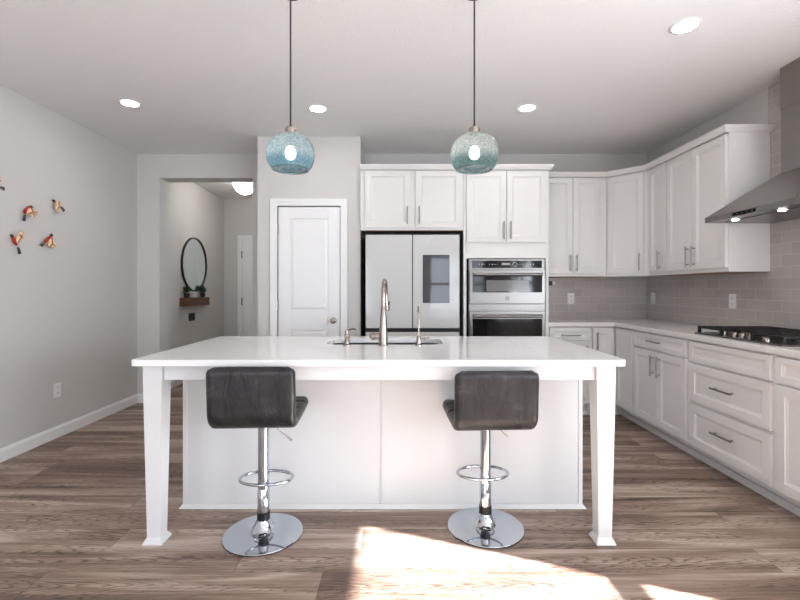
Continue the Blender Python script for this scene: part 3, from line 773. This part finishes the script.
# ------------------------------------------------------------------ recessed ceiling lights
def can(label, x, y):
    r = thing('recessed_light', label, 'ceiling light', (x, y, ZC), 0, 'recessed ceiling lights')
    bm = bmesh.new(); lathe(bm, [(.0605, -.0005), (.063, -.005), (.08, -.004), (.084, -.0005)], 40, cap0=False, cap1=False)
    obj('trim_ring', bm, M['trimwhite'], r, smooth=True)
    obj('lens', LT([(.06, -.004), (.06, -.001)], 40), M['lamp'], r, label='lit white lens')
can('round recessed ceiling light above the hallway side by the bird wall', -2.163, 3.573)
can('round recessed ceiling light just right of the blue glass pendant', -.677, 3.68)
can('round recessed ceiling light right of the clear glass pendant near the oven cabinets', 1.045, 3.67)
can('round recessed ceiling light at upper right, nearest the range hood', 1.615, 2.527)

# ------------------------------------------------------------------ hall furnishings
r = thing('hall_ceiling_light', 'white frosted dome light on the hallway ceiling', 'ceiling light', (-2.12, 6.1, ZC))
obj('base_plate', LT([(.15, -.03), (.16, -.0005)], 32), M['nickel'], r, smooth=True)
obj('dome', LT([(.012, -.2), (.06, -.185), (.11, -.15), (.145, -.1), (.16, -.05), (.155, -.031)], 36), M['halldome'], r, smooth=True, label='lit frosted glass dome')
obj('finial', LT([(.004, -.222), (.01, -.212), (.008, -.2005)], 16), M['nickel'], r, smooth=True)

r = thing('wall_mirror', 'round mirror in a thin black frame on the hallway wall', 'mirror', (XL, 6.27, 1.598))
R_ = .378
def disc_x(bm, rings, seg=64):
    """rings: (radius, x) lathe about X"""
    vv = [[bm.verts.new((x, rr_*math.cos(2*PI*k/seg), rr_*math.sin(2*PI*k/seg))) for k in range(seg)] for rr_, x in rings]
    for a, b_ in zip(vv, vv[1:]):
        for k in range(seg): bm.faces.new((a[k], a[(k+1) % seg], b_[(k+1) % seg], b_[k]))
    return vv
bm = bmesh.new(); vv = disc_x(bm, [(R_, .001), (R_, .028), (R_-.013, .028), (R_-.013, .016), (R_-.013, .001)]); obj('frame', bm, M['darkframe'], r, smooth=True)
bm = bmesh.new(); vv = disc_x(bm, [(R_-.0135, .004), (R_-.0135, .014)]); bm.faces.new(vv[1]); bm.faces.new(vv[0][::-1]); obj('mirror_glass', bm, M['mirror'], r, label='reflecting mirror glass')

bm = B((XL+.001, XL+.09, 5.86, 6.58, 1.025, 1.138))
tag(obj('wall_shelf', bm, M['shelfwood'], bevel=.004), 'brown rustic wood shelf box under the round mirror in the hallway', 'shelf')
def plant(label, y):
    r = thing('potted_plant', label, 'plant', (XL+.047, y, 1.1385), 0, 'plants on the hallway shelf')
    obj('pot', LT([(.03, 0), (.038, .055), (.04, .06)], 20), M['soil'], r, smooth=True)
    bm = bmesh.new()
    for i in range(46):
        a = random.uniform(0, 2*PI); e = random.uniform(.25, 1.4); l = random.uniform(.06, .125); d = V(math.cos(a)*math.cos(e), math.sin(a)*math.cos(e), math.sin(e))
        d.x *= .55
        s_ = d.cross(V(0, 0, 1)).normalized()*.011; p = V(0, 0, .055)+d*.015
        q = [p, p+d*l*.5+s_, p+d*l, p+d*l*.5-s_]; q2 = [bm.verts.new(x) for x in q]; bm.faces.new(q2)
        up_ = s_.cross(d).normalized()*.002; q3 = [bm.verts.new(x+up_) for x in q]; bm.faces.new(q3[::-1])
    obj('leaves', bm, M['leaf'], r)
plant('small green plant in a dark pot at the near end of the hallway shelf', 5.97)
plant('small green plant in a dark pot at the far end of the hallway shelf', 6.45)
r = thing('candle_holder', 'pale square block between the two plants on the hallway shelf', 'candle holder', (XL+.047, 6.17, 1.1385))
obj('block', B((-.03, .03, -.045, .045, 0, .07)), M['plate'], r, bevel=.003); obj('candle', LT([(.02, .0702), (.02, .085)], 16), M['plate'], r, smooth=True)
r = thing('switch_plate', 'dark switch plate on the hallway wall under the wooden shelf', 'switch', (XL, 6.2, .868))
obj('plate', B((.001, .012, -.085, .085, -.055, .055)), M['slot'], r, bevel=.003)
for q in (-.05, 0, .05): obj('switch', B((.0125, .02, q-.018, q+.018, -.035, .035)), M['black'], r)

# ------------------------------------------------------------------ outlets
def outlet(label, loc, rz, group='white wall outlets'):
    r = thing('wall_outlet', label, 'outlet', loc, rz, group)
    obj('cover_plate', B((-.038, .038, -.006, -.0005, -.06, .06)), M['plate'], r, bevel=.002)
    for q in (-.024, .024):
        so = obj('socket', B((-.0165, .0165, -.0085, -.006, q-.017, q+.017)), M['plate'], r, bevel=.001)
        bm = B((-.008, -.0055, -.0092, -.0085, q-.004, q+.008), (.0055, .008, -.0092, -.0085, q-.004, q+.008)); obj('slot', bm, M['slot'], so)
outlet('white outlet low on the left wall below the birds', (XL, 3.77, .40), PI/2)
outlet('white outlet on the back tile beside the oven tower', (1.88, YB-.01, 1.15), 0)
outlet('white outlet on the right tile near the inside corner', (XR-.01, 4.77, 1.155), -PI/2)
outlet('white outlet on the right tile behind the left end of the cooktop', (XR-.01, 3.63, 1.155), -PI/2)
r = thing('puck_sensor', 'small black sensor with a pale tip on the back tile under the wall cabinet', 'sensor', (1.66, YB-.01, 1.318))
obj('sensor_body', B((-.03, .01, -.03, -.0005, -.025, .025)), M['black'], r, bevel=.004); obj('tip', B((.0105, .04, -.024, -.004, -.018, .018)), M['plate'], r, bevel=.004)

# ------------------------------------------------------------------ birds on the left wall
def wp(cx_, cy_, out=.0):
    """a point of the left wall, from its place in a study of the wall's birds, lifted off the wall by out"""
    px, py = cx_/6.667, 170+cy_/6.667
    d = -(XL+out)*F/(CX-px); return V(XL+out, d, H-(py-CY)*d/F)
def bird(label, head, body, tail, wing, second=None):
    ctr = wp(*body[len(body)//2])
    r = thing('wall_bird', label, 'wall ornament', ctr, 0, 'painted birds on the left wall')
    loc = lambda p, o: wp(p[0], p[1], o)-ctr
    nb = len(body); rad = [.005+.008*math.sin(PI*(i+.6)/(nb+.2)) for i in range(nb)]
    bo = obj('body', T([loc(p, .026) for p in body], rad, 12), M['red'], r, smooth=True)
    bm = bmesh.new(); c = loc(head[0], .028); tip = loc(head[1], .028); d = (tip-c).normalized()
    tube(bm, [c-d*.013, c-d*.008, c, c+d*.008, c+d*.012, tip], [.004, .009, .011, .009, .005, .001], 12)
    obj('head', bm, M['birddark'], r, smooth=True, label='dark head with a pointed beak')
    t0, t1 = loc(tail[0], .022), loc(tail[1], .02); d = (t1-t0); n_ = V(1, 0, 0).cross(d).normalized()
    bm = bmesh.new(); q = [t0-n_*.006, t0+n_*.006, t1+n_*.013, t1+d*.06, t1-n_*.013]
    a = [bm.verts.new(p) for p in q]; b_ = [bm.verts.new(p+V(.006, 0, 0)) for p in q]; bm.faces.new(a); bm.faces.new(b_[::-1])
    for i in range(5): bm.faces.new((a[i], b_[i], b_[(i+1) % 5], a[(i+1) % 5]))
    obj('tail', bm, M['birdtail'], r, label='dark grey tail')
    for wg in [wing]+([second] if second else []):
        bm = bmesh.new(); pts = [loc(p, .03+.012*(i % 2)) for i, p in enumerate(wg)]
        n = len(pts); a = [bm.verts.new(p) for p in pts]; b_ = [bm.verts.new(p+V(.006, 0, 0)) for p in pts]
        c0 = sum(pts, V(0,0,0))/n; ca = bm.verts.new(c0+V(.006,0,0)); cb = bm.verts.new(c0+V(.014, 0, 0))
        for i in range(n):
            bm.faces.new((a[(i+1) % n], a[i], ca)); bm.faces.new((b_[i], b_[(i+1) % n], cb)); bm.faces.new((a[i], a[(i+1) % n], b_[(i+1) % n], b_[i]))
        obj('wing', bm, M['wing'], r, label='cream wing with dark feather bars')
bird('red painted bird with an arched back, upper middle of the wall group', [(205, 245), (226, 250)], [(208, 242), (190, 250), (174, 268), (165, 288)], [(164, 298), (157, 338)],
     [(178, 262), (205, 252), (232, 262), (248, 278), (242, 300), (222, 314), (198, 310), (180, 294)])
bird('cream winged bird with a dark head, rightmost and highest of the wall group', [(358, 205), (345, 200)], [(362, 208), (370, 220), (382, 232), (394, 240)], [(404, 244), (426, 272)],
     [(364, 212), (392, 206), (402, 226), (398, 252), (386, 288), (372, 268), (366, 240)])
bird('red bird with one raised cream wing, lower left of the wall group', [(80, 440), (68, 428)], [(84, 446), (92, 464), (102, 484), (112, 500)], [(118, 514), (130, 558)],
     [(100, 462), (118, 430), (144, 402), (152, 412), (158, 432), (152, 456), (138, 474), (116, 490)])
bird('red bird with its beak up and a drooping wing, lower right of the wall group', [(343, 436), (347, 424)], [(342, 440), (328, 454), (314, 466), (300, 480)], [(296, 486), (274, 504)],
     [(318, 466), (346, 452), (360, 474), (366, 508), (348, 524), (326, 514), (310, 494)])
bird('red bird cut off by the left edge of the picture', [(-62, 86), (-78, 78)], [(-58, 90), (-44, 96), (-24, 102), (-4, 112)], [(0, 114), (26, 127)],
     [(-40, 92), (-34, 60), (-8, 46), (2, 70), (-6, 100)])
